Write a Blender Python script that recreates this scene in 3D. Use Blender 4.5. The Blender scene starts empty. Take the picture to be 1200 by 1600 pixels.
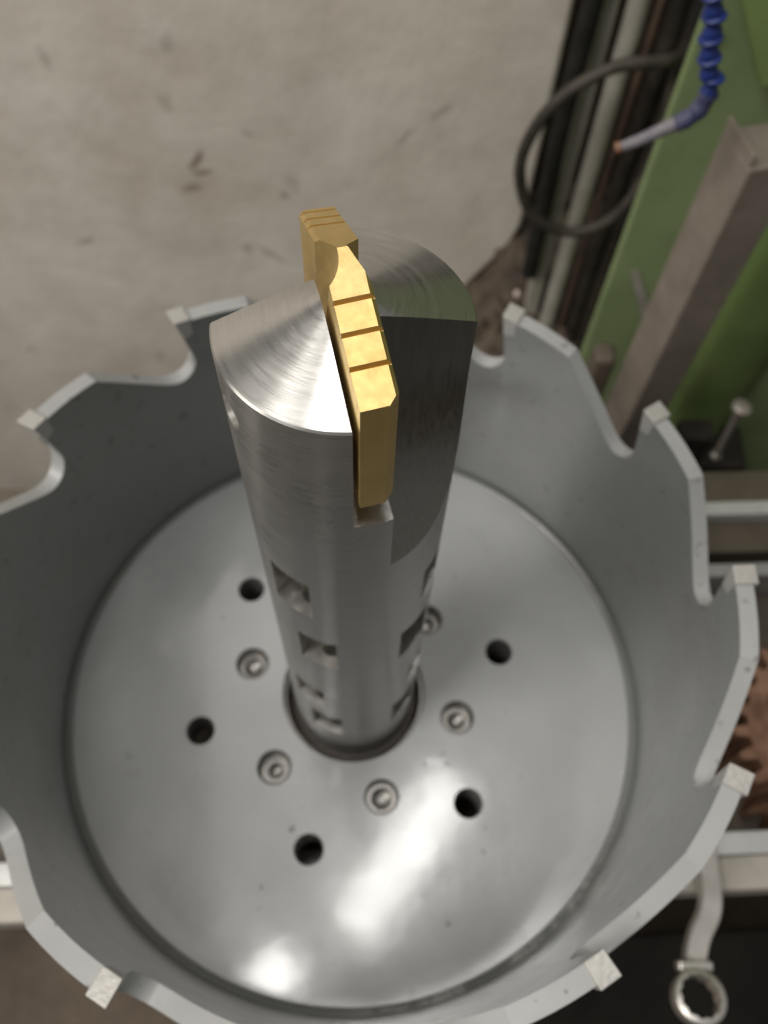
import bpy, bmesh, math, random
from mathutils import Matrix, Vector, noise
random.seed(7)
S = 0.025                                  # one unit of the layout = the drill's radius, 25 mm
rad = math.radians
sc = bpy.context.scene
col = sc.collection

# ------------------------------------------------------------------ camera
def basis(pitch, yaw, roll):
    f = Vector((math.cos(pitch)*math.sin(yaw), math.cos(pitch)*math.cos(yaw), -math.sin(pitch)))
    r = Vector((math.cos(yaw), -math.sin(yaw), 0)); u = r.cross(f)
    c, s = math.cos(roll), math.sin(roll)
    return c*r+s*u, -s*r+c*u, f
cam_d = bpy.data.cameras.new('camera'); cam = bpy.data.objects.new('camera', cam_d); col.objects.link(cam)
R_, U_, F_ = basis(1.07630259, 0.02335966, 0.05141942)
M = Matrix((R_, U_, -F_)).transposed().to_4x4()
M.translation = Vector((0.26913786, -4.22793776, 14.3864840))*S
cam.matrix_world = M
cam_d.sensor_width = 36; cam_d.lens = 1321.55*36/1600
cam_d.clip_start = 0.01; cam_d.clip_end = 50
cam_d.dof.use_dof = True; cam_d.dof.focus_distance = 5.75*S; cam_d.dof.aperture_fstop = 17.0
sc.camera = cam

# ------------------------------------------------------------------ light
w = bpy.data.worlds.new('World'); sc.world = w; w.use_nodes = True
w.node_tree.nodes['Background'].inputs[0].default_value = (0.95, 0.93, 0.88, 1)
w.node_tree.nodes['Background'].inputs[1].default_value = 0.16
def area(name, loc, target, sx, sy, watts, colour=(1, .95, .88), rot=None):
    d = bpy.data.lights.new(name, 'AREA'); d.shape = 'RECTANGLE'; d.size = sx*S; d.size_y = sy*S
    d.energy = watts; d.color = colour
    o = bpy.data.objects.new(name, d); col.objects.link(o); o.location = Vector(loc)*S
    if rot is None:
        o.rotation_euler = (Vector(target)-Vector(loc)).to_track_quat('-Z', 'Y').to_euler()
    else:
        o.rotation_euler = rot
    return o
LZ = 80
ang = math.atan2(-.819, -.573)
area('ceiling_lamp', (4.6, 6.3, LZ), None, 18.6, 5.4, 3.0, (1, .97, .93), (0, 0, ang))
area('ceiling_lamp', (-11.8, -10.6, LZ), None, 17.5, 4.0, 2.9, (1, .97, .93), (0, 0, ang))
area('roof_or_fill_light', (-11.5, 27, 84), None, 16, 64, 2.7, (1, .96, .90), (0, 0, rad(10)))
area('roof_or_fill_light', (-52, -34, 84), (0, 0, 4), 34, 34, 19, (1, .96, .90))  # unseen fill added for more diffuse light, clear of the plate's mirror view
area('shop_window', (-66, -20, 44), (0, 0, 4), 36, 36, 11, (1, .95, .87))
sc.view_settings.view_transform = 'Standard'; sc.view_settings.look = 'None'
sc.view_settings.exposure = 0.48; sc.view_settings.gamma = 1.0
sc.cycles.use_denoising = True
sc.cycles.max_bounces = 8; sc.cycles.sample_clamp_indirect = 6.0

# ------------------------------------------------------------------ helpers
def meta(o, label=None, cat=None, group=None, kind=None):
    if label: o['label'] = label
    if cat: o['category'] = cat
    if group: o['group'] = group
    if kind: o['kind'] = kind
    return o
def empty(name, loc, label, cat, group=None):
    o = bpy.data.objects.new(name, None); col.objects.link(o); o.location = Vector(loc)*S
    o.empty_display_size = 0.02
    return meta(o, label, cat, group)
def finish(bm, name, mats, parent=None, angle=35, loc=None, bevel=0, seg=2):
    """bm is in layout units, world axes; links it as one object."""
    bmesh.ops.recalc_face_normals(bm, faces=bm.faces[:])
    me = bpy.data.meshes.new(name); bm.to_mesh(me); bm.free()
    return link(me, name, mats, parent, angle, loc, bevel, seg)
def link(me, name, mats, parent=None, angle=35, loc=None, bevel=0, seg=2):
    base = parent.location.copy() if parent is not None and parent.type == 'EMPTY' else Vector((0, 0, 0))
    if parent is not None and parent.type != 'EMPTY':
        base = parent.matrix_basis.translation.copy()
        if parent.parent is not None: base = base + parent.parent.location
    if loc is not None: base = Vector(loc)*S
    me.transform(Matrix.Translation(-base) @ Matrix.Scale(S, 4))
    if not isinstance(mats, (list, tuple)): mats = [mats]
    for k, m in enumerate(mats):
        if k < len(me.materials): me.materials[k] = m
        else: me.materials.append(m)
    while len(me.materials) > len(mats): me.materials.pop(index=len(me.materials)-1)
    me.polygons.foreach_set('use_smooth', [True]*len(me.polygons))
    me.set_sharp_from_angle(angle=rad(angle))
    o = bpy.data.objects.new(name, me); col.objects.link(o)
    if parent is not None:
        o.parent = parent
        if loc is not None:
            pw = parent.location if parent.type == 'EMPTY' else Vector((0, 0, 0))
            o.location = Vector(loc)*S - pw
    elif loc is not None: o.location = Vector(loc)*S
    if bevel:
        b = o.modifiers.new('bevel', 'BEVEL'); b.width = bevel*S; b.segments = seg; b.limit_method = 'ANGLE'; b.angle_limit = rad(30)
        b.harden_normals = True
    return o
def boxbm(x0, x1, y0, y1, z0, z1, bm=None, m=None):
    bm = bm or bmesh.new()
    vs = [bm.verts.new(Vector(c) if m is None else m @ Vector(c)) for c in
          ((x0,y0,z0),(x1,y0,z0),(x1,y1,z0),(x0,y1,z0),(x0,y0,z1),(x1,y0,z1),(x1,y1,z1),(x0,y1,z1))]
    for f in ((0,3,2,1),(4,5,6,7),(0,1,5,4),(1,2,6,5),(2,3,7,6),(3,0,4,7)): bm.faces.new([vs[i] for i in f])
    return bm
def prism(pts, fn, a, b, bm=None, mi=0):
    """closed polygon pts (p, q) swept from a to b; fn(p, q, s) gives the place."""
    bm = bm or bmesh.new()
    A = [bm.verts.new(fn(p, q, a)) for p, q in pts]; B = [bm.verts.new(fn(p, q, b)) for p, q in pts]
    n = len(pts); fs = [bm.faces.new(A[::-1]), bm.faces.new(B)]
    for i in range(n): fs.append(bm.faces.new((A[i], A[(i+1) % n], B[(i+1) % n], B[i])))
    for f in fs: f.material_index = mi
    return bm
def lathe(prof, n=64, bm=None, m=None, closed=True, mi=0):
    """prof: list of (r, z); closed loop of section or open ending on axis."""
    bm = bm or bmesh.new(); rings = []
    for r, z in prof:
        if r < 1e-6: rings.append([bm.verts.new((0, 0, z) if m is None else m @ Vector((0, 0, z)))])
        else: rings.append([bm.verts.new((Vector((r*math.cos(2*math.pi*i/n), r*math.sin(2*math.pi*i/n), z)) if m is None else m @ Vector((r*math.cos(2*math.pi*i/n), r*math.sin(2*math.pi*i/n), z)))) for i in range(n)])
    k = len(rings)
    for j in range(k if closed else k-1):
        a, b = rings[j], rings[(j+1) % k]
        for i in range(n):
            i2 = (i+1) % n
            if len(a) == 1 and len(b) == 1: break
            if len(a) == 1: f = bm.faces.new((a[0], b[i2], b[i]))
            elif len(b) == 1: f = bm.faces.new((a[i], a[i2], b[0]))
            else: f = bm.faces.new((a[i], a[i2], b[i2], b[i]))
            f.material_index = mi
    return bm
def cyl(r, z0, z1, n=48, bm=None, m=None, mi=0):
    return lathe([(0, z0), (r, z0), (r, z1), (0, z1)], n, bm, m, False, mi)
def tube(pts, r, n=12, bm=None, rfn=None):
    """round bar along points, with caps."""
    bm = bm or bmesh.new(); P = [Vector(p) for p in pts]; rings = []; up = None
    for i, p in enumerate(P):
        t = (P[min(i+1, len(P)-1)]-P[max(i-1, 0)]).normalized()
        if up is None: up = t.orthogonal().normalized()
        up = (up - t*up.dot(t)).normalized(); s = t.cross(up)
        rr = rfn(i/(len(P)-1)) if rfn else r
        rings.append([bm.verts.new(p+(up*math.cos(2*math.pi*k/n)+s*math.sin(2*math.pi*k/n))*rr) for k in range(n)])
    for a, b in zip(rings, rings[1:]):
        for k in range(n): bm.faces.new((a[k], a[(k+1) % n], b[(k+1) % n], b[k]))
    bm.faces.new(rings[0][::-1]); bm.faces.new(rings[-1])
    return bm
def smooth_path(pts, n=10, closed=False):
    P = [Vector(p) for p in pts]; out = []
    if not closed: P = [P[0]*2-P[1]]+P+[P[-1]*2-P[-2]]
    m = len(P)
    rng = range(m) if closed else range(1, m-2)
    for i in rng:
        a, b, c, d = P[(i-1) % m], P[i % m], P[(i+1) % m], P[(i+2) % m]
        for k in range(n):
            t = k/n
            out.append(0.5*((2*b)+(c-a)*t+(2*a-5*b+4*c-d)*t*t+(3*b-a-3*c+d)*t**3))
    if not closed: out.append(P[-2])
    return out
def cut(bm, cutters):
    """bm minus every cutter, by the exact solver; material slots follow the indices of the cutters."""
    me = bpy.data.meshes.new('work'); bmesh.ops.recalc_face_normals(bm, faces=bm.faces[:]); bm.to_mesh(me); bm.free()
    for i in range(3): me.materials.append(None)
    o = bpy.data.objects.new('work', me); col.objects.link(o); tmp = [o]
    for c in cutters:
        bmesh.ops.recalc_face_normals(c, faces=c.faces[:])
        cm = bpy.data.meshes.new('work'); c.to_mesh(cm); c.free()
        for i in range(3): cm.materials.append(None)
        co = bpy.data.objects.new('work', cm); col.objects.link(co); tmp.append(co)
        md = o.modifiers.new('b', 'BOOLEAN'); md.operation = 'DIFFERENCE'; md.object = co; md.solver = 'EXACT'
    dg = bpy.context.evaluated_depsgraph_get(); dg.update()
    res = bpy.data.meshes.new_from_object(o.evaluated_get(dg))
    for t in tmp: bpy.data.objects.remove(t)
    return res

# ------------------------------------------------------------------ materials
class N:
    def __init__(self, name):
        self.m = bpy.data.materials.new(name); self.m.use_nodes = True; self.t = self.m.node_tree
        self.b = self.t.nodes['Principled BSDF']; self._c = None
    def node(self, kind, ins=None, **kw):
        n = self.t.nodes.new(kind)
        for k, v in kw.items(): setattr(n, k, v)
        for k, v in (ins or {}).items():
            if isinstance(v, bpy.types.NodeSocket): self.t.links.new(v, n.inputs[k])
            else: n.inputs[k].default_value = v
        return n
    def co(self):
        if self._c is None:
            tc = self.node('ShaderNodeTexCoord')
            self._c = self.node('ShaderNodeMapping', {'Vector': tc.outputs['Object'], 'Scale': (1/S, 1/S, 1/S)}).outputs[0]
        return self._c
    def scaled(self, sx, sy, sz):
        return self.node('ShaderNodeMapping', {'Vector': self.co(), 'Scale': (sx, sy, sz)}).outputs[0]
    def polar(self, ka, kr, kz):
        s = self.node('ShaderNodeSeparateXYZ', {0: self.co()})
        a = self.math('ARCTAN2', s.outputs[1], s.outputs[0])
        r = self.node('ShaderNodeVectorMath', {0: self.node('ShaderNodeCombineXYZ', {0: s.outputs[0], 1: s.outputs[1]}).outputs[0]}, operation='LENGTH').outputs['Value']
        return self.node('ShaderNodeCombineXYZ', {0: self.math('MULTIPLY', a, ka), 1: self.math('MULTIPLY', r, kr), 2: self.math('MULTIPLY', s.outputs[2], kz)}).outputs[0]
    def math(self, op, a, b=0.0):
        return self.node('ShaderNodeMath', {0: a, 1: b}, operation=op).outputs[0]
    def noise(self, vec=None, scale=1, detail=4, rough=.55, dist=0):
        return self.node('ShaderNodeTexNoise', {'Vector': vec or self.co(), 'Scale': scale, 'Detail': detail, 'Roughness': rough, 'Distortion': dist}).outputs['Fac']
    def ramp(self, fac, stops):
        n = self.node('ShaderNodeValToRGB', {'Fac': fac}); e = n.color_ramp.elements
        while len(e) < len(stops): e.new(.5)
        for el, (p, c) in zip(e, stops):
            el.position = p; el.color = (c, c, c, 1) if isinstance(c, (int, float)) else (*c, 1)
        return n.outputs[0]
    def mix(self, fac, a, b, blend='MIX'):
        n = self.node('ShaderNodeMix', data_type='RGBA', blend_type=blend)
        for i, v in ((0, fac), (6, a), (7, b)):
            if isinstance(v, bpy.types.NodeSocket): self.t.links.new(v, n.inputs[i])
            else: n.inputs[i].default_value = v if i == 0 else (*v, 1)
        return n.outputs[2]
    def bump(self, h, strength=.3, dist=.01, normal=None):
        ins = {'Height': h, 'Strength': strength, 'Distance': dist*S}
        if normal is not None: ins['Normal'] = normal
        return self.node('ShaderNodeBump', ins).outputs[0]
    def set(self, **kw):
        names = {'base': 'Base Color', 'rough': 'Roughness', 'metal': 'Metallic', 'normal': 'Normal', 'spec': 'Specular IOR Level', 'coat': 'Coat Weight', 'coatr': 'Coat Roughness', 'aniso': 'Anisotropic', 'arot': 'Anisotropic Rotation', 'tan': 'Tangent', 'coatn': 'Coat Normal'}
        for k, v in kw.items():
            s = self.b.inputs[names[k]]
            if isinstance(v, bpy.types.NodeSocket): self.t.links.new(v, s)
            else: s.default_value = (*v, 1) if isinstance(v, tuple) else v
        return self.m

def paint(name, base, rough, speck=.0, dirt=.0, bumpy=.15, splash=False):
    n = N(name)
    big = n.noise(scale=.7, detail=5)
    c = n.mix(n.ramp(big, [(.3, 0), (.7, 1)]), tuple(v*.93 for v in base), tuple(v*1.05 for v in base))
    if speck:
        sp = n.ramp(n.noise(scale=4.2, detail=4, rough=.6), [(.635, 0), (.68, 1)])
        c = n.mix(n.math('MULTIPLY', sp, speck), c, (.05, .045, .04))
    if dirt:
        d = n.ramp(n.noise(scale=.45, detail=6, rough=.65), [(.48, 0), (.72, 1)])
        c = n.mix(n.math('MULTIPLY', d, dirt), c, (.13, .11, .095))
    fine = n.noise(scale=6, detail=3); vfine = n.noise(scale=1.6, detail=2)
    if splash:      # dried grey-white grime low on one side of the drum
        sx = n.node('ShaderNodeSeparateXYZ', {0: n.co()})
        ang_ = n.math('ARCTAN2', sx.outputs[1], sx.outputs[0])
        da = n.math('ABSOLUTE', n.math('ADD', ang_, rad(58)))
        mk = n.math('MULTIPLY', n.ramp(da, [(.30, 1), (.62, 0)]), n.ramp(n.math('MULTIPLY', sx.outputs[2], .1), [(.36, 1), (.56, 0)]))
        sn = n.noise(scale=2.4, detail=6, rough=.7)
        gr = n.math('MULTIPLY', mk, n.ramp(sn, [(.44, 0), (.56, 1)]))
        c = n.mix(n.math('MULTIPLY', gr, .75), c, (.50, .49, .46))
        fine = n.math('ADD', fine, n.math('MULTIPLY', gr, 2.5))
    nm = n.bump(n.math('ADD', n.math('MULTIPLY', fine, .35), vfine), bumpy, .05)
    r = n.ramp(n.noise(scale=1.1, detail=5), [(.3, max(.02, rough-.05)), (.7, rough+.07)])
    return n.set(base=c, rough=r, normal=nm, coatn=n.bump(n.math('ADD', n.math('MULTIPLY', n.noise(scale=2.2, detail=2, rough=.5), .7), n.noise(scale=.9, detail=2)), bumpy*.38, .05), spec=.5)
m_plate = paint('grey_paint_gloss', (.36, .37, .372), .30, bumpy=.10)
m_plate.node_tree.nodes['Principled BSDF'].inputs['Coat Weight'].default_value = 1.0

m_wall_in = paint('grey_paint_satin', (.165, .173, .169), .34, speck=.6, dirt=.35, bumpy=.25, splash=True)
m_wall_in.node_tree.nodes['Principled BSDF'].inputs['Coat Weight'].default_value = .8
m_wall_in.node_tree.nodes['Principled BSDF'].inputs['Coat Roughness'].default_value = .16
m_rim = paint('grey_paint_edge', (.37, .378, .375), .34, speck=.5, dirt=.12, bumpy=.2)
m_bore = paint('bore_paint', (.20, .20, .195), .3, bumpy=.1)

def wet_coat(m, lo, hi):
    n = N.__new__(N); n.m = m; n.t = m.node_tree; n.b = n.t.nodes['Principled BSDF']; n._c = None
    n.set(coatr=n.ramp(n.noise(scale=1.3, detail=7, rough=.65), [(.38, lo), (.66, hi)]))
wet_coat(m_plate, .085, .125)

def carbide():
    n = N('carbide_grey')
    f = n.noise(scale=4, detail=5)
    c = n.mix(n.ramp(n.noise(scale=1.7, detail=3), [(.42, 0), (.62, 1)]), (.40, .40, .39), (.47, .455, .425))
    return n.set(base=c, rough=.42, metal=.25, normal=n.bump(n.noise(scale=14, detail=3), .5, .02))
m_carbide = carbide()

def brushed():
    n = N('brushed_steel')
    v = n.polar(1.0, .0, 48)
    a = n.noise(v, 1, 5, .6); b = n.noise(n.polar(3.0, 6, 150), 1, 3, .6)
    spots = n.noise(scale=1.3, detail=4)
    s = n.math('ADD', n.math('MULTIPLY', a, .6), n.math('MULTIPLY', b, .4))
    c = n.mix(n.ramp(s, [(.3, 0), (.7, 1)]), (.45, .44, .425), (.57, .56, .54))
    r = n.ramp(n.math('ADD', n.math('MULTIPLY', s, .7), n.math('MULTIPLY', spots, .3)), [(.3, .23), (.7, .36)])
    scratch = n.ramp(n.noise(n.polar(5, 3, 150), 1, 2, .5), [(.70, 0), (.76, 1)])
    h = n.math('SUBTRACT', s, n.math('MULTIPLY', scratch, .5))
    t = n.node('ShaderNodeTangent', direction_type='RADIAL', axis='Z').outputs[0]
    return n.set(base=c, rough=r, metal=1.0, normal=n.bump(h, .17, .012), aniso=.8, arot=.25, tan=t)
m_steel = brushed()
def milled(name, base, rough, kx, ky, kz, strength=.25):
    n = N(name)
    a = n.noise(n.scaled(kx, ky, kz), 1, 4, .6)
    c = n.mix(n.ramp(a, [(.3, 0), (.7, 1)]), tuple(v*.8 for v in base), base)
    return n.set(base=c, rough=n.ramp(a, [(.3, rough-.06), (.7, rough+.08)]), metal=1.0, normal=n.bump(a, strength, .012))
m_flute = milled('ground_steel', (.28, .275, .25), .33, 26, 26, 1.2)
m_pocket = milled('pocket_steel', (.74, .72, .69), .32, 9, 9, 9)
m_counter = milled('counterbore_steel', (.27, .26, .245), .36, 7, 7, 7)
m_hub = milled('hub_steel', (.42, .40, .385), .36, 5, 5, 30)
def gold():
    n = N('gold_coating')
    a = n.noise(scale=9, detail=4); b = n.noise(scale=2.2, detail=3)
    c = n.mix(n.ramp(b, [(.3, 0), (.7, 1)]), (.68, .49, .19), (.75, .565, .26))
    return n.set(base=c, rough=n.ramp(a, [(.3, .42), (.7, .52)]), metal=1.0, normal=n.bump(n.noise(scale=22, detail=3), .12, .01))
m_gold = gold()
def plaster():
    n = N('old_plaster')
    big = n.noise(scale=.13, detail=6, rough=.6, dist=.3); mid = n.noise(scale=.42, detail=5, rough=.55)
    c = n.mix(n.ramp(big, [(.33, 0), (.66, 1)]), (.56, .505, .44), (.73, .69, .625))
    c = n.mix(n.ramp(mid, [(.28, .32), (.5, 0)]), c, (.40, .345, .29))
    pale = n.ramp(n.noise(scale=.3, detail=5), [(.52, 0), (.75, .6)])
    c = n.mix(pale, c, (.76, .73, .68))
    st = n.ramp(n.noise(scale=.55, detail=3, rough=.5), [(.685, 0), (.75, .6)])
    c = n.mix(st, c, (.25, .20, .16))
    wob = n.node('ShaderNodeVectorMath', {0: n.co(), 1: n.node('ShaderNodeVectorMath', {0: n.node('ShaderNodeTexNoise', {'Vector': n.co(), 'Scale': .9, 'Detail': 1.5}).outputs['Color'], 1: (.7, 0, .7)}, operation='MULTIPLY').outputs[0]}, operation='ADD').outputs[0]
    for x, z, a, b, th, f in ((13.75, 26.45, .62, .22, 50, .85), (13.9, 25.95, .6, .2, 12, .8), (13.4, 25.2, .5, .2, 30, .6), (16.6, 25.1, .24, .24, 0, .6), (20.9, 27.6, .6, .16, 50, .45), (22.0, 28.6, .7, .18, 40, .4), (15.7, 27.6, .35, .2, -40, .35), (13.2, 28.6, .3, .5, 0, .3), (9.7, 30.1, .25, .5, 0, .35), (17.0, 25.6, .3, .5, 10, .3), (8.9, 22.5, .5, .25, 30, .4), (13.6, 30.6, .3, .4, 0, .35), (16.0, 22.2, .9, .2, -35, .4)):
        mp = n.node('ShaderNodeMapping', {'Vector': wob, 'Location': (-x-.35, 0, -z-.35)}).outputs[0]
        mp = n.node('ShaderNodeMapping', {'Vector': mp, 'Rotation': (0, rad(th), 0)}).outputs[0]
        mp = n.node('ShaderNodeMapping', {'Vector': mp, 'Scale': (1/a, 0, 1/b)}).outputs[0]
        ln = n.node('ShaderNodeVectorMath', {0: mp}, operation='LENGTH').outputs['Value']
        c = n.mix(n.ramp(ln, [(.35, f), (1.1, 0)]), c, (.24, .19, .15))
    h = n.math('ADD', n.math('MULTIPLY', big, 1.2), mid)
    return n.set(base=c, rough=.6, normal=n.bump(h, .4, .2), spec=.35)
m_plaster = plaster()
def rough_mat(name, a, b, scale=1, rough=.7, bumpd=.08, metal=0, spec=.4, lo=.35, hi=.65):
    n = N(name); f = n.noise(scale=scale, detail=6, rough=.62)
    return n.set(base=n.mix(n.ramp(f, [(lo, 0), (hi, 1)]), a, b), rough=rough, metal=metal, spec=spec, normal=n.bump(n.noise(scale=scale*3, detail=4), .5, bumpd))
m_green = rough_mat('green_machine_paint', (.17, .225, .105), (.24, .305, .15), .3, .42, .03)
m_green2 = rough_mat('green_cover_paint', (.15, .22, .075), (.19, .265, .095), .7, .4, .02)
m_black = rough_mat('black_rubber', (.010, .010, .009), (.022, .021, .019), 2, .8, .03, spec=.2)
m_cab = rough_mat('black_cabinet_paint', (.009, .008, .007), (.016, .014, .012), .4, .85, .03, spec=.12)
m_blackdirt = rough_mat('oily_black', (.008, .007, .006), (.03, .024, .018), 1.2, .6, .05)
m_conduit = rough_mat('grey_conduit', (.25, .235, .205), (.36, .34, .30), .9, .5, .03)
m_rustpipe = rough_mat('brown_pipe', (.06, .04, .03), (.12, .08, .06), 1.1, .6, .05)
m_cable = rough_mat('dusty_cable', (.022, .020, .016), (.06, .05, .038), 1.5, .6, .03)
m_dirt = rough_mat('dirty_ledge', (.045, .034, .025), (.115, .088, .064), .9, .8, .25)
m_glint = rough_mat('pale_glint', (.62, .52, .49), (.72, .63, .60), 2, .5, .02)
m_floor = rough_mat('oily_floor', (.060, .043, .029), (.15, .11, .076), .16, .62, .3)
m_tan = rough_mat('tan_tube', (.175, .15, .125), (.235, .20, .17), 1.0, .5, .02)
m_bedbrown = rough_mat('oily_bed', (.085, .070, .052), (.125, .103, .078), .8, .45, .03)
m_way = rough_mat('ground_way', (.62, .63, .62), (.74, .75, .74), 1.2, .30, .01, metal=.35)
m_waydull = rough_mat('dull_way', (.40, .40, .40), (.50, .50, .50), 1.2, .35, .01, metal=.35)
m_beige = rough_mat('worn_beige', (.33, .30, .26), (.46, .425, .38), .8, .55, .04)
m_rust = rough_mat('rusty_gear', (.17, .085, .05), (.38, .215, .14), 1.6, .6, .06)
m_blue = rough_mat('blue_plastic', (.010, .022, .13), (.016, .036, .19), 2, .35, .01)
m_bluedust = rough_mat('dusty_blue_plastic', (.03, .038, .10), (.10, .10, .16), 1.6, .5, .02)
m_bluegrey = rough_mat('dusty_nozzle', (.12, .115, .15), (.22, .20, .215), 2, .5, .02)
m_orange = rough_mat('orange_tip', (.19, .095, .055), (.26, .135, .08), 2, .5, .02)
m_chrome = rough_mat('worn_chrome', (.64, .61, .565), (.78, .745, .70), 1.5, .32, .01, metal=.85)
m_knob = rough_mat('dirty_knob', (.30, .265, .235), (.42, .38, .34), 2, .42, .02, metal=.5)
m_brack = rough_mat('brown_bracket', (.085, .068, .052), (.125, .10, .078), 2, .55, .03)

# ------------------------------------------------------------------ the setting
boxbm_f = boxbm(-140, 140, -110, 150, -33, -32)
meta(finish(boxbm_f, 'floor', m_floor), kind='structure')

# plastered wall with a broken lower corner beside the pipes
prof = [(-80, -32), (2.2, -32), (2.6, -20), (3.2, -13.5), (3.75, -11.2), (4.25, -10.4), (4.75, -9.6), (5.15, -8.9), (5.4, -8.0), (5.5, -6.5), (5.55, 0), (5.6, 40), (-80, 40)]
bm = prism(prof, lambda p, q, s: Vector((p, s, q)), 20, 20.7)
wl = finish(bm, 'plastered_wall', m_plaster, angle=25, loc=(-20, 20, -32), bevel=.25, seg=3)
meta(wl, 'stained beige plastered wall with a broken lower corner beside the pipes', 'wall')
bm = boxbm(3.0, 30, 24.5, 26, -32, 40)
meta(finish(bm, 'rear_wall', m_rustpipe, loc=(10, 25, -32)), 'dark brown wall behind the row of pipes', 'wall')

# dirt ledge at the foot of the wall
bm = bmesh.new(); nx, ny = 26, 22; vs = []
for j in range(ny+1):
    row = []
    for i in range(nx+1):
        x = 3.0+i*(9.0/nx); y = 9.5+j*(13.5/ny)
        edge = min(1, i/2, (nx-i)/2, j/2, (ny-j)/2)
        z = -12.3+.75*noise.noise(Vector((x*.8, y*.8, 3)))+.4*noise.noise(Vector((x*2.1, y*2.1, 9)))+3.9*max(0, min(1, (y-13.5)/5.5))**1.3*max(0, min(1, (x-3.1)/2.2))
        row.append(bm.verts.new((x, y, z if edge >= .5 else -32)))
    vs.append(row)
for j in range(ny):
    for i in range(nx): bm.faces.new((vs[j][i], vs[j][i+1], vs[j+1][i+1], vs[j+1][i]))
meta(finish(bm, 'dirt_ledge', m_dirt, angle=60), kind='structure')
bm = bmesh.new()
for i in range(150):
    x = random.uniform(3.9, 9.5); y = random.uniform(13, 22.5); r = random.uniform(.08, .3)
    m = Matrix.Translation((x, y, -12.1+3.9*max(0, min(1, (y-13.5)/5.5))**1.3*max(0, min(1, (x-3.1)/2.2))+random.uniform(-.2, .35))) @ Matrix.Rotation(random.random()*6, 4, 'Z') @ Matrix.Rotation(random.random()*2, 4, 'X')
    boxbm(-r, r, -r*.7, r*.7, -r*.5, r*.5, bm, m)
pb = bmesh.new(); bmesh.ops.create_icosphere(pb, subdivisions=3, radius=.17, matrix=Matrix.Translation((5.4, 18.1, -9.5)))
meta(finish(pb, 'glint', m_glint, angle=80, loc=(5.4, 18.1, -9.67)), 'small pale ball standing in for a blurred glint on the brown rubble', 'glint')  # pale ball added to stand in for an out-of-focus glint
meta(finish(bm, 'rubble', m_dirt), kind='stuff', label='brown rubble and swarf heaped at the foot of the pipes', cat='rubble')

# pipes and cables at the end of the wall
def pipe(name, x, y, r, z0, z1, mat, label, cat, wob=.0):
    pts = [(x+wob*math.sin(z*.45+x), y+wob*.5*math.cos(z*.4), z) for z in [z0+(z1-z0)*i/14 for i in range(15)]]
    o = finish(tube(pts, r, 16), name, mat, angle=60, loc=(x, y, z0))
    return meta(o, label, cat)
pipe('cable', 5.30, 17.0, .27, -7.3, 30, m_black, 'thick black cable running down the edge of the plastered wall', 'cable', .05)
bm = boxbm(5.62, 6.06, 17.3, 18.0, -12.2, 30)
meta(finish(bm, 'flat_trunking', m_conduit, bevel=.06, loc=(5.8, 17.6, -12)), 'flat beige trunking strip between the thick black cable and the round grey conduit', 'trunking')
pipe('conduit', 6.50, 17.2, .30, -12.2, 30, m_conduit, 'round grey conduit standing between the flat trunking and the brown pipe', 'pipe')
pipe('pipe', 7.02, 17.2, .13, -12.2, 30, m_rustpipe, 'thin brown rusty pipe next to the round grey conduit', 'pipe', .03)
pipe('hose', 7.38, 16.8, .26, -12, 30, m_blackdirt, 'black hose beside the thin brown pipe, nearer the wall than its twin', 'hose', .06)
pipe('hose', 7.88, 16.6, .30, -12, 30, m_blackdirt, 'black hose tucked against the edge of the green machine', 'hose', .06)

# loop of cable hanging on the pipes
loop = [(7.5, 16.1, 1.25), (7.09, 15.6, 1.46), (5.86, 15.5, 1.33), (4.76, 15.5, .5), (4.15, 15.5, -.66), (4.05, 15.5, -1.91), (4.62, 15.5, -3.32), (5.81, 15.5, -3.99), (6.95, 15.5, -3.51), (7.58, 15.6, -2.19), (7.72, 15.8, -.71), (7.62, 16.1, .9)]
o = finish(tube(smooth_path(loop, 8), .165, 12), 'cable_loop', m_cable, angle=60, loc=(5.8, 15.5, -3.99))
meta(o, 'dusty dark cable bent into a big loop in front of the pipes', 'cable')

# green machine
mach = empty('green_machine', (12, 12, -14), 'green painted machine body with a raised cover behind the tan square tube', 'machine')
bm = prism([(6.2, 12), (34, 12), (34, 22), (12, 22)], lambda p, q, s: Vector((p, q, s)), -14, 24)
finish(bm, 'body', m_green, mach, bevel=.2, seg=3)
cv = [(6.3, 6.0), (7.75, 3.66), (13, 3.66), (13, 14), (6.3, 14)]
finish(prism(cv, lambda p, q, s: Vector((p, s, q)), 11.4, 12.0), 'cover', m_green2, mach, bevel=.12)
for x, z, r in ((5.98+.55, 4.45, .13), (8.6, -1.9, .14)):
    finish(cyl(r, 0, .12, 16, m=Matrix.Translation((x, 11.9, z)) @ Matrix.Rotation(rad(90), 4, 'X') @ Matrix.Translation((0, 0, -.05))), 'bolt', m_blackdirt, mach)
rb = [(9.6, 12.05), (9.9, 11.5), (10.7, 11.3), (11.5, 11.5), (11.8, 12.05)]
finish(prism(rb, lambda p, q, s: Vector((p, q, s)), -12, 2.4), 'rib', m_green2, mach, angle=50)
finish(prism([(6.78, -2.0), (7.0, -1.95), (7.78, -3.55), (7.55, -3.7)], lambda p, q, s: Vector((p, s, q)), 11.97, 11.985), 'scrape_mark', m_conduit, mach)
finish(boxbm(8.6, 12.4, 10.4, 12.05, -12.2, -8.9), 'plinth', m_blackdirt, mach, bevel=.1)

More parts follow.
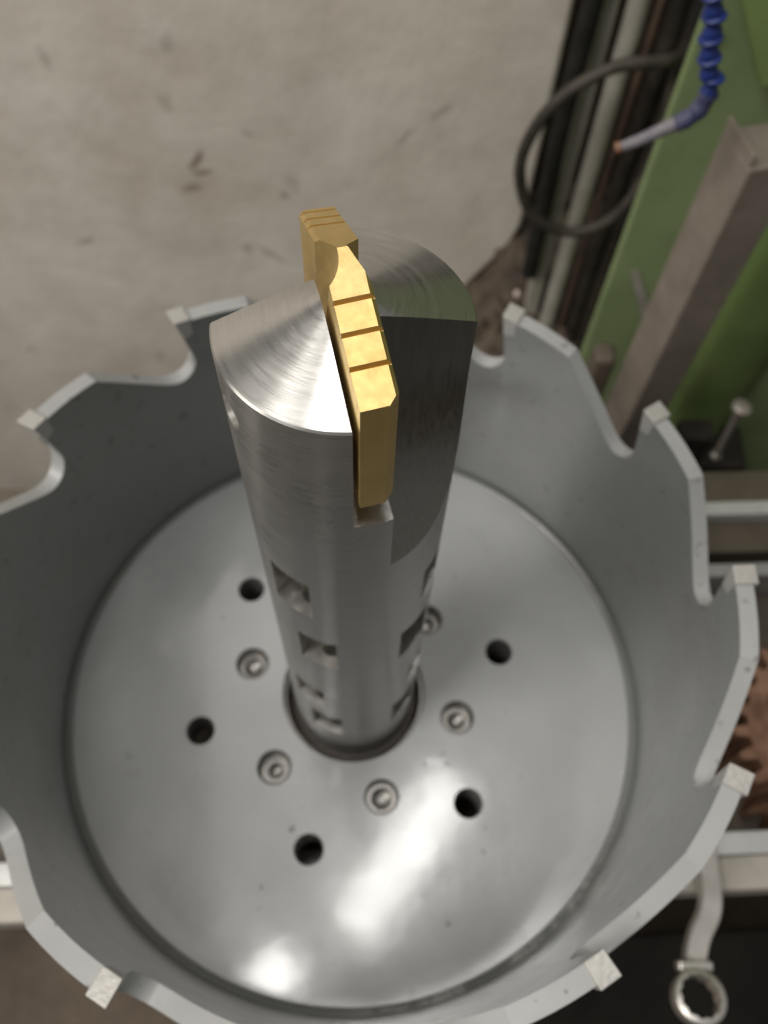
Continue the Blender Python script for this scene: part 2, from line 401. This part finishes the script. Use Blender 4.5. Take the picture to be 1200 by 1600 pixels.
# tan square tube standing in front of the machine
post = empty('square_tube', (7.0, 9.4, -6), 'tan square steel tube standing upright in front of the green machine', 'steel tube')
def frame(x0, x1, y0, y1, z0, z1, ang, cx, cy):
    return Matrix.Translation((cx, cy, 0)) @ Matrix.Rotation(ang, 4, 'Z')
mm = frame(0, 0, 0, 0, 0, 0, rad(14), 7.35, 9.45)
finish(boxbm(-.46, .62, -.45, .75, -6.5, 3.78, m=mm), 'tube_body', m_tan, post, bevel=.06)
finish(boxbm(-.46, -.40, -.40, .75, 3.785, 4.05, m=mm), 'lip', m_tan, post, bevel=.02)
br = boxbm(5.95, 6.55, 9.9, 10.6, -5.4, -3.1)
meta(finish(br, 'bracket', m_brack, bevel=.2, seg=3, loc=(6.2, 10.2, -5.4)), 'short rounded brown bracket beside the foot of the tan square tube', 'bracket')

# blue segmented coolant hose
hp = [(5.1, 9, 7.7), (5.26, 9, 6.78), (5.39, 9, 6.34), (5.51, 9, 5.86), (5.64, 9, 5.48), (5.73, 9, 5.13), (5.62, 9, 4.80)]
hose = empty('coolant_hose', (5.0, 9, 8.2), 'blue jointed coolant hose with a dusty grey nozzle over the green machine', 'hose')
path = smooth_path(hp, 24)
acc = [0]
for a, b in zip(path, path[1:]): acc.append(acc[-1]+(b-a).length)
def at(s):
    s = min(max(s, 0), acc[-1])
    for i in range(len(path)-1):
        if acc[i+1] >= s: return path[i].lerp(path[i+1], (s-acc[i])/max(1e-9, acc[i+1]-acc[i])), (path[i+1]-path[i]).normalized()
seg_prof = [(.0, .0), (.13, .0), (.155, .03), (.15, .14), (.115, .18), (.105, .24), (.135, .27), (.185, .31), (.20, .36), (.16, .40), (.0, .40)]
seg_me = None; step = .36; s = .1
while s < acc[-1]-.1:
    p, t = at(s)
    if seg_me is None:
        so = finish(lathe(seg_prof, 20, closed=False), 'segment', m_blue, None, angle=50); seg_me = so.data
    else:
        so = bpy.data.objects.new('segment', seg_me); col.objects.link(so)
    so.parent = hose; so.location = p*S-hose.location; so.rotation_euler = (-t).to_track_quat('Z', 'Y').to_euler()
    s += step
epth = smooth_path([(5.745, 9, 5.25), (5.68, 9, 4.93), (5.52, 8.99, 4.73), (5.36, 8.98, 4.63)], 8)
finish(tube(epth, .15, 16, rfn=lambda u: .165-.015*u+.012*math.cos(u*18)), 'elbow', m_bluedust, hose, angle=60)
npth = smooth_path([(5.42, 8.985, 4.665), (5.26, 8.97, 4.58), (4.83, 8.95, 4.31), (4.5, 8.93, 4.15)], 8)
finish(tube(npth, .14, 16, rfn=lambda u: .14-.05*u), 'nozzle', m_bluegrey, hose, angle=60)
finish(tube([(4.52, 8.93, 4.165), (4.42, 8.925, 4.12)], .10, 14), 'nozzle_tip', m_orange, hose)

# small lever on the machine
lev = empty('hand_lever', (10.45, 10.6, -6.6), 'small bright lever with a brown knob sticking out of the green machine', 'lever')
a = Vector((10.3, 9.6, -4.55)); b = Vector((10.5, 9.6, -7.0))
finish(tube([a.lerp(b, .1), a.lerp(b, .95)], .11, 12), 'rod', m_chrome, lev, angle=60)
finish(lathe([(0, -.1), (.2, -.1), (.27, -.05), (.27, .05), (.2, .1), (0, .1)], 20, m=Matrix.Translation(a) @ Matrix.Rotation(rad(8), 4, 'Y'), closed=False), 'knob', m_knob, lev, angle=50)
bm = bmesh.new(); bmesh.ops.create_uvsphere(bm, u_segments=16, v_segments=10, radius=.17, matrix=Matrix.Translation(b)); finish(bm, 'ball_end', m_chrome, lev, angle=80)
finish(boxbm(9.4, 10.4, 9.9, 10.6, -8.1, -6.6), 'mount', m_blackdirt, lev, bevel=.05)

# ------------------------------------------------------------------ machine bed under the cutter
bed = empty('machine_bed', (0, 0, -5), 'machine bed of bright ground ways and oily brown webs under the grey cutter', 'machine bed')
mb = Matrix.Rotation(rad(3.7), 4, 'Z')
def bar(name, y0, y1, z0, z1, mat, bev=.03, x0=-60, x1=60):
    return finish(boxbm(x0, x1, y0, y1, z0, z1, m=mb), name, mat, bed, bevel=bev)
bar('web', -2.9, 6.05, -5.6, -4.2, m_bedbrown)
bar('shoulder', 5.02, 6.05, -4.19, -3.12, m_bedbrown)
bar('way', 4.80, 5.15, -4.18, -3.0, m_way)
bar('shoulder', 3.98, 4.79, -4.185, -3.35, m_bedbrown)
bar('way', 3.22, 3.54, -4.17, -3.0, m_waydull)
bar('way', .86, 1.10, -4.17, -3.0, m_waydull)
bar('way', -2.62, -2.20, -4.16, -3.0, m_way)
bar('front_rail', -3.25, -2.63, -4.7, -3.06, m_beige, .06)

# rusty gear lying on the bed
gear = empty('gear', (9.75, .15, -4.2), 'rusty brown toothed gear lying on the machine bed', 'gear')
nt = 26; pts = []
for k in range(nt):
    a0 = 2*math.pi*k/nt
    for f, r in ((-.30, 1.78), (-.20, 2.02), (-.10, 2.12), (.10, 2.12), (.20, 2.02), (.30, 1.78)):
        pts.append((r*math.cos(a0+f*2*math.pi/nt), r*math.sin(a0+f*2*math.pi/nt)))
g = cut(prism(pts, lambda p, q, s: Vector((9.75+p, .15+q, s)), -4.19, -2.55), [cyl(.5, -6, 0, 32, m=Matrix.Translation((9.75, .15, 0))), lathe([(.8, -2.85), (1.45, -2.85), (1.45, -2), (.8, -2)], 48, m=Matrix.Translation((9.75, .15, 0)))])
link(g, 'toothed_rim', m_rust, gear, bevel=.03)
finish(lathe([(.505, -4.1), (.74, -4.1), (.74, -2.3), (.70, -2.25), (.55, -2.25), (.505, -2.3)], 40, m=Matrix.Translation((9.75, .15, 0))), 'hub', m_rust, gear)

# spanner lying over the front of the bed
sp = empty('ring_spanner', (6.5, -2.4, -3.0), 'worn bright ring spanner hanging over the front edge of the machine bed', 'spanner')
path = smooth_path([(6.75, .6, -2.86), (6.78, -1.0, -2.86), (6.80, -2.4, -2.84), (6.72, -3.1, -2.78), (6.52, -3.55, -2.95), (6.38, -3.95, -3.0), (6.33, -4.2, -2.92)], 6)
bm = bmesh.new(); rings = []
for i, q in enumerate(path):
    t = (path[min(i+1, len(path)-1)]-path[max(i-1, 0)]).normalized(); sd = t.cross(Vector((0, 0, 1))).normalized(); up = sd.cross(t)
    hw, hh = .215, .12
    rings.append([bm.verts.new(q+sd*(hw*c)+up*(hh*e)) for c, e in ((-1, -.5), (-.8, -1), (.8, -1), (1, -.5), (1, .5), (.8, 1), (-.8, 1), (-1, .5))])
for ra, rb2 in zip(rings, rings[1:]):
    for k in range(8): bm.faces.new((ra[k], ra[(k+1) % 8], rb2[(k+1) % 8], rb2[k]))
bm.faces.new(rings[0][::-1]); bm.faces.new(rings[-1])
finish(bm, 'shank', m_chrome, sp, angle=40)
pr_ = []
nt = 12
mring = Matrix.Translation((6.22, -4.57, -2.62)) @ Matrix.Rotation(rad(-12), 4, 'X')
inner = [(.335+(.03 if k % 2 else 0)) for k in range(24)]
bm = bmesh.new(); R4 = []
for k in range(48):
    a = 2*math.pi*k/48; ri = .335+.025*(1 if (k//2) % 2 else 0)
    R4.append([bm.verts.new(mring @ Vector((r*math.cos(a), r*math.sin(a), z))) for r, z in ((ri, -.17), (.44, -.17), (.455, -.05), (.445, .15), (.42, .17), (ri, .17))])
for k in range(48):
    A, B = R4[k], R4[(k+1) % 48]
    for j in range(6): bm.faces.new((A[j], B[j], B[(j+1) % 6], A[(j+1) % 6]))
finish(bm, 'ring', m_chrome, sp, angle=40)
finish(boxbm(5.98, 6.62, -4.16, -3.98, -2.98, -2.72), 'collar', m_chrome, sp, bevel=.05)

# dark cabinet in front of the bed
cab = boxbm(3.0, 30, -24, -3.7, -31.9, -12.5, m=mb)
meta(finish(cab, 'cabinet', m_cab, bevel=.2, loc=(14, -12, -31.9)), 'black cabinet in front of the machine bed under the spanner', 'cabinet')

# ------------------------------------------------------------------ the hole cutter
cut_root = empty('hole_cutter', (0, 0, -3), 'large grey painted drum hole cutter with saw teeth round its rim', 'hole cutter')
RI, RO = 4.86, 5.09
PH = math.degrees(1.0909977)
top = [(-1.75, 4.655), (-1.2, 4.65), (0, 4.645), (1.15, 4.64), (2.5, 4.63), (4.5, 4.61), (6.5, 4.59), (8.5, 4.565), (10.2, 4.545), (11.6, 4.525),
       (12.6, 4.43), (14.2, 4.29), (16, 4.13), (18, 3.96), (20, 3.795), (22, 3.635), (23.6, 3.52), (25, 3.445), (26.2, 3.415), (27.3, 3.43), (28.3, 3.48), (29.2, 3.57), (29.8, 3.68), (30.05, 3.82), (29.9, 4.0), (29.4, 4.25), (28.8, 4.48)]
mids = [2.2, 2.8, 3.4, 4.1, 5.0, 6.3, 7.8, 9.5, 11, 12.3, 13.2, 14.8, 16.5, 18.3, 20.2, 22, 23.6, 25, 26.2, 27.2, 28.2, 29.1, 29.8, 30.4, 30.9, 31.4, 31.8]
n_t = len(top); assert len(mids) == n_t
bm = bmesh.new(); cols = []
for k in range(12):
    for i, (off, z) in enumerate(top):
        az = rad(PH-30*k-off); mid = rad(PH-30*k-mids[i]); base = rad(PH-30*k-(2.2+30*i/n_t))
        c = []
        for (a, zz) in ((az, z), (mid, 2.9), (base, 1.4), (base, -2.99)):
            c.append((bm.verts.new((RI*math.cos(a), RI*math.sin(a), zz)), bm.verts.new((RO*math.cos(a), RO*math.sin(a), zz))))
        cols.append(c)
L = len(cols)
for i in range(L):
    A, B = cols[i], cols[(i+1) % L]
    bm.faces.new((A[0][0], A[0][1], B[0][1], B[0][0])).material_index = 1
    bm.faces.new((A[3][1], A[3][0], B[3][0], B[3][1]))
    for j in range(3):
        bm.faces.new((A[j][0], B[j][0], B[j+1][0], A[j+1][0])); bm.faces.new((B[j][1], A[j][1], A[j+1][1], B[j+1][1]))
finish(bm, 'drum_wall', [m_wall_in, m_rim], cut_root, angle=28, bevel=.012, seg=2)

# carbide tips, one per tooth
tip0 = None
for k in range(12):
    if tip0 is None:
        bm = bmesh.new(); vs = []
        for off in (-2.0, .95):
            a = rad(PH-off)
            lo = 4.30 if off < 0 else 4.36
            hi = 4.715 if off < 0 else 4.685
            aa = rad(PH-off-(.9 if off < 0 else 0))
            vs.append([bm.verts.new((4.853*math.cos(aa), 4.853*math.sin(aa), lo)), bm.verts.new((5.135*math.cos(aa), 5.135*math.sin(aa), lo)),
                       bm.verts.new((5.15*math.cos(a), 5.15*math.sin(a), hi)), bm.verts.new((4.852*math.cos(a), 4.852*math.sin(a), hi))])
        A, B = vs
        bm.faces.new(A); bm.faces.new(B[::-1])
        for j in range(4): bm.faces.new((A[j], B[j], B[(j+1) % 4], A[(j+1) % 4]))
        tip0 = finish(bm, 'carbide_tip', m_carbide, cut_root, bevel=.014)
    else:
        t = tip0.copy(); col.objects.link(t); t.parent = cut_root; t.rotation_euler = (0, 0, rad(-30*k))

# base plate with its two rings of holes
R1, PH1, R2, PH2 = 2.66885775, 0.292496663, 1.84061808, -0.232549447
HR = [.15, .175, .13, .16, .17, .15]; HD = [-.27, -.22, -.31, -.25, -.29, -.3]
cutters = []
for k in range(6):
    a = PH1-rad(60*k); p = Matrix.Translation((R1*math.cos(a), R1*math.sin(a), 0))
    cutters.append(lathe([(0, -2), (.225, -2), (.225, -.03), (.262, .03), (0, .03)], 40, m=p, closed=False, mi=1))
    a = PH2-rad(60*k); p = Matrix.Translation((R2*math.cos(a), R2*math.sin(a), 0))
    cutters.append(lathe([(0, -.42-.05*(k % 3)), (HR[k]-.01, -.34-.06*(k % 3)), (HR[k], HD[k]), (.255, HD[k]), (.255, -.04), (.31, .03), (0, .03)], 40, m=p, closed=False, mi=2))
cutters.append(lathe([(0, -2), (1.20, -2), (1.20, -.03), (1.25, .03), (0, .03)], 96, closed=False, mi=1))
pl = cut(lathe([(0, -.8), (4.78, -.8), (4.78, -.03), (4.745, 0), (0, 0)], 160, closed=False), cutters)
link(pl, 'base_plate', [m_plate, m_bore, m_counter], cut_root, angle=30)
# weld fillet between plate and wall, a little below the plate's face
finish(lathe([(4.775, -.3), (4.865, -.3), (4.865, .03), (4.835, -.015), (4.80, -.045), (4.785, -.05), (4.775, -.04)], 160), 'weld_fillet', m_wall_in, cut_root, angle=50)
finish(lathe([(.98, -.79), (1.195, -.79), (1.195, -.2), (1.17, -.2), (1.08, -.5), (1.03, -.56), (.98, -.58)], 96), 'hub_ring', m_hub, cut_root, angle=40)
nib_me = None
for x, y, r in [(-3.67, -1.21, .06), (-2.41, 1.26, .035), (1.75, 2.22, .06), (-2.54, -1.47, .025), (1.22, -1.23, .035), (1.6, -1.2, .035), (1.54, -1.04, .035), (2.2, -2.2, .03), (2.17, -2.56, .035), (1.59, -3.61, .04), (2.82, -1.37, .03), (-1.32, -3.16, .03), (-1.32, -3.47, .018), (4.56, -1.26, .04), (1.2, -3.23, .02), (-4.1, -.9, .02), (3.3, .9, .025), (2.6, -.3, .03), (-.9, -2.3, .05)]:
    if nib_me is None:
        bm = bmesh.new(); bmesh.ops.create_uvsphere(bm, u_segments=12, v_segments=8, radius=1)
        no = finish(bm, 'paint_nib', m_plate, None, angle=80); nib_me = no.data
    else:
        no = bpy.data.objects.new('paint_nib', nib_me); col.objects.link(no)
    no.parent = cut_root; no.location = Vector((x, y, 3))*S; no.scale = (r, r, r*.45)

# ------------------------------------------------------------------ the spade drill in its middle
drill = empty('spade_drill', (0, 0, -.7), 'bright steel spade drill with a golden insert standing in the middle of the drum', 'drill')
D = Vector((.2703, -.9628, 0)); Nn = Vector((.9628, .2703, 0))
def dn(d, n, z): return D*d+Nn*n+Vector((0, 0, z))
ZS, SL = 9.5, .37
body = lathe([(0, -.7), (1.0, -.7), (1.0, ZS-.012), (.985, ZS+.006), (0, ZS+SL)], 192, closed=False)
cutters = []
cutters.append(prism([(-.172, 8.1), (.172, 8.1), (.172, 11), (-.172, 11)], lambda n, z, s: dn(s, n, z), -1.4, 1.4, mi=2))
Rr, zc = 2.7, 9.05
for sgn in (1, -1):
    poly = [(.22, 11.2), (.22, zc)]
    for i in range(1, 25):
        z = zc-i*(2.05/24); d = .22+Rr-math.sqrt(max(0, Rr*Rr-(zc-z)**2)); poly.append((d, z))
        if d > 1.15: break
    poly += [(1.6, poly[-1][1]), (1.6, 11.2)]
    cutters.append(prism(poly, lambda d, z, s, g=sgn: dn(d*g, s*g, z), .1715, 1.5, mi=1))
# pockets along the shank
pockets = []
for az, z0, z1, flip in ((-125.4, 5.80, 6.68, 1), (-111.0, 4.25, 5.12, 1), (-124.6, 2.2, 3.0, 1), (-111.2, .95, 1.8, 1), (-21.5, 5.5, 6.35, -1), (-37.0, 4.1, 5.0, -1), (-21.5, 2.4, 3.2, -1), (-37.0, 1.05, 1.9, -1)):
    a = rad(az); rd = Vector((math.cos(a), math.sin(a), 0)); tg = Vector((-math.sin(a), math.cos(a), 0))
    pockets.append((a, (z0+z1)/2, rd, tg, flip))
    hw = .245
    # window with a floor that deepens toward its far side
    poly = [(-hw*flip, 1.3), (hw*flip, 1.3), (hw*flip, .5), (hw*.4*flip, .46), (-hw*flip, .64)]
    cutters.append(prism(poly, lambda t, r, s, rd=rd, tg=tg: rd*r+tg*t+Vector((0, 0, s)), z0, z1, mi=2))
    ax = rd*-.62+Vector((0, 0, -.78))
    mcy = Matrix.Translation(rd*.99+tg*(.06*flip)+Vector((0, 0, (z0+z1)/2+.0))) @ ax.to_track_quat('Z', 'Y').to_matrix().to_4x4()
    cutters.append(cyl(.165, -.05, .85, 24, m=mcy, mi=1))  # bore takes the darker steel, so its shade is in the colour
# little clamp-screw hole in the flank of the head
a = rad(-151); rd = Vector((math.cos(a), math.sin(a), 0))
msc = Matrix.Translation(Vector((0, 0, 9.02))) @ rd.to_track_quat('Z', 'Y').to_matrix().to_4x4()
cutters.append(cyl(.17, .86, 1.2, 24, m=msc, mi=2))
bd = cut(body, cutters)
link(bd, 'shank', [m_steel, m_flute, m_pocket], drill, angle=25, bevel=.011, seg=1)
finish(lathe([(0, .70), (.15, .70), (.15, .93), (.13, .95), (.08, .95), (.08, .86), (0, .86)], 24, m=msc, closed=False), 'clamp_screw', m_pocket, drill)
# golden insert
ZT, ST, HW = 10.16, .30, 1.03
topl = []
def zt(d): return ZT-(.295*(d+.1) if d > -.1 else -.52*(d+.1))
gro = [.275, .505, .74]
seq = []
for g in gro: seq += [(g-.016, 0), (g-.004, -.042), (g+.006, -.042), (g+.020, .0)]
right = [(d, zt(d)+e) for d, e in seq]+[(HW, zt(HW))]
gro2 = [.62, .79, .955]
seq2 = []
for g in gro2: seq2 += [(g-.016, 0), (g-.004, -.042), (g+.006, -.042), (g+.020, .0)]
left = [(-d, zt(-d)+e) for d, e in seq2]+[(-HW, zt(-HW))]
poly = [(HW, 8.5)]+right[::-1]+[(-.1, ZT)]+left+[(-HW, 8.5)]
blank = prism(poly, lambda d, z, n: dn(d, n, z-(0 if z < 9 else .05*(.16-n if d > 0 else (n+.13 if d < -.2 else .145)))), -.13, .16)
cc = []
for g in (1, -1):
    # end clearance
    nn = .16 if g == 1 else .13
    cc.append(prism([(.07, 1.034), (.2, .90), (.4, .9), (.4, 1.2), (.07, 1.2)], lambda n, d, z, g=g: dn(d*g, n*g, z), 8.2, 10.6))
    # web thinning gash beside the point
    ax = dn(-.09*g, .30*g, 10.1) ; dr = dn(.22*g, .12*g, -1.0).normalized()
    m = Matrix.Translation(ax) @ dr.to_track_quat('Z', 'Y').to_matrix().to_4x4()
    if g == -1: cc.append(cyl(.33, -.8, .75, 40, m=Matrix.Translation(D*-.18+Nn*-.055) @ m))
    else: cc.append(prism([(.05, -.12), (.165, .18), (.4, .18), (.4, -.24), (.16, -.21)], lambda n, d, z: dn(d, n, z), 9.6, 10.6))
    # narrow land along the cutting edge
    cc.append(prism([(nn-.045, .012), (nn+.1, .012), (nn+.1, -.13)], lambda n, e, d, g=g: dn(d*g, n*g, zt(d*g)+e), .1, 1.2))
ins = cut(blank, cc)
link(ins, 'cutting_insert', [m_gold, m_gold, m_gold], drill, angle=25, bevel=.015, seg=2)
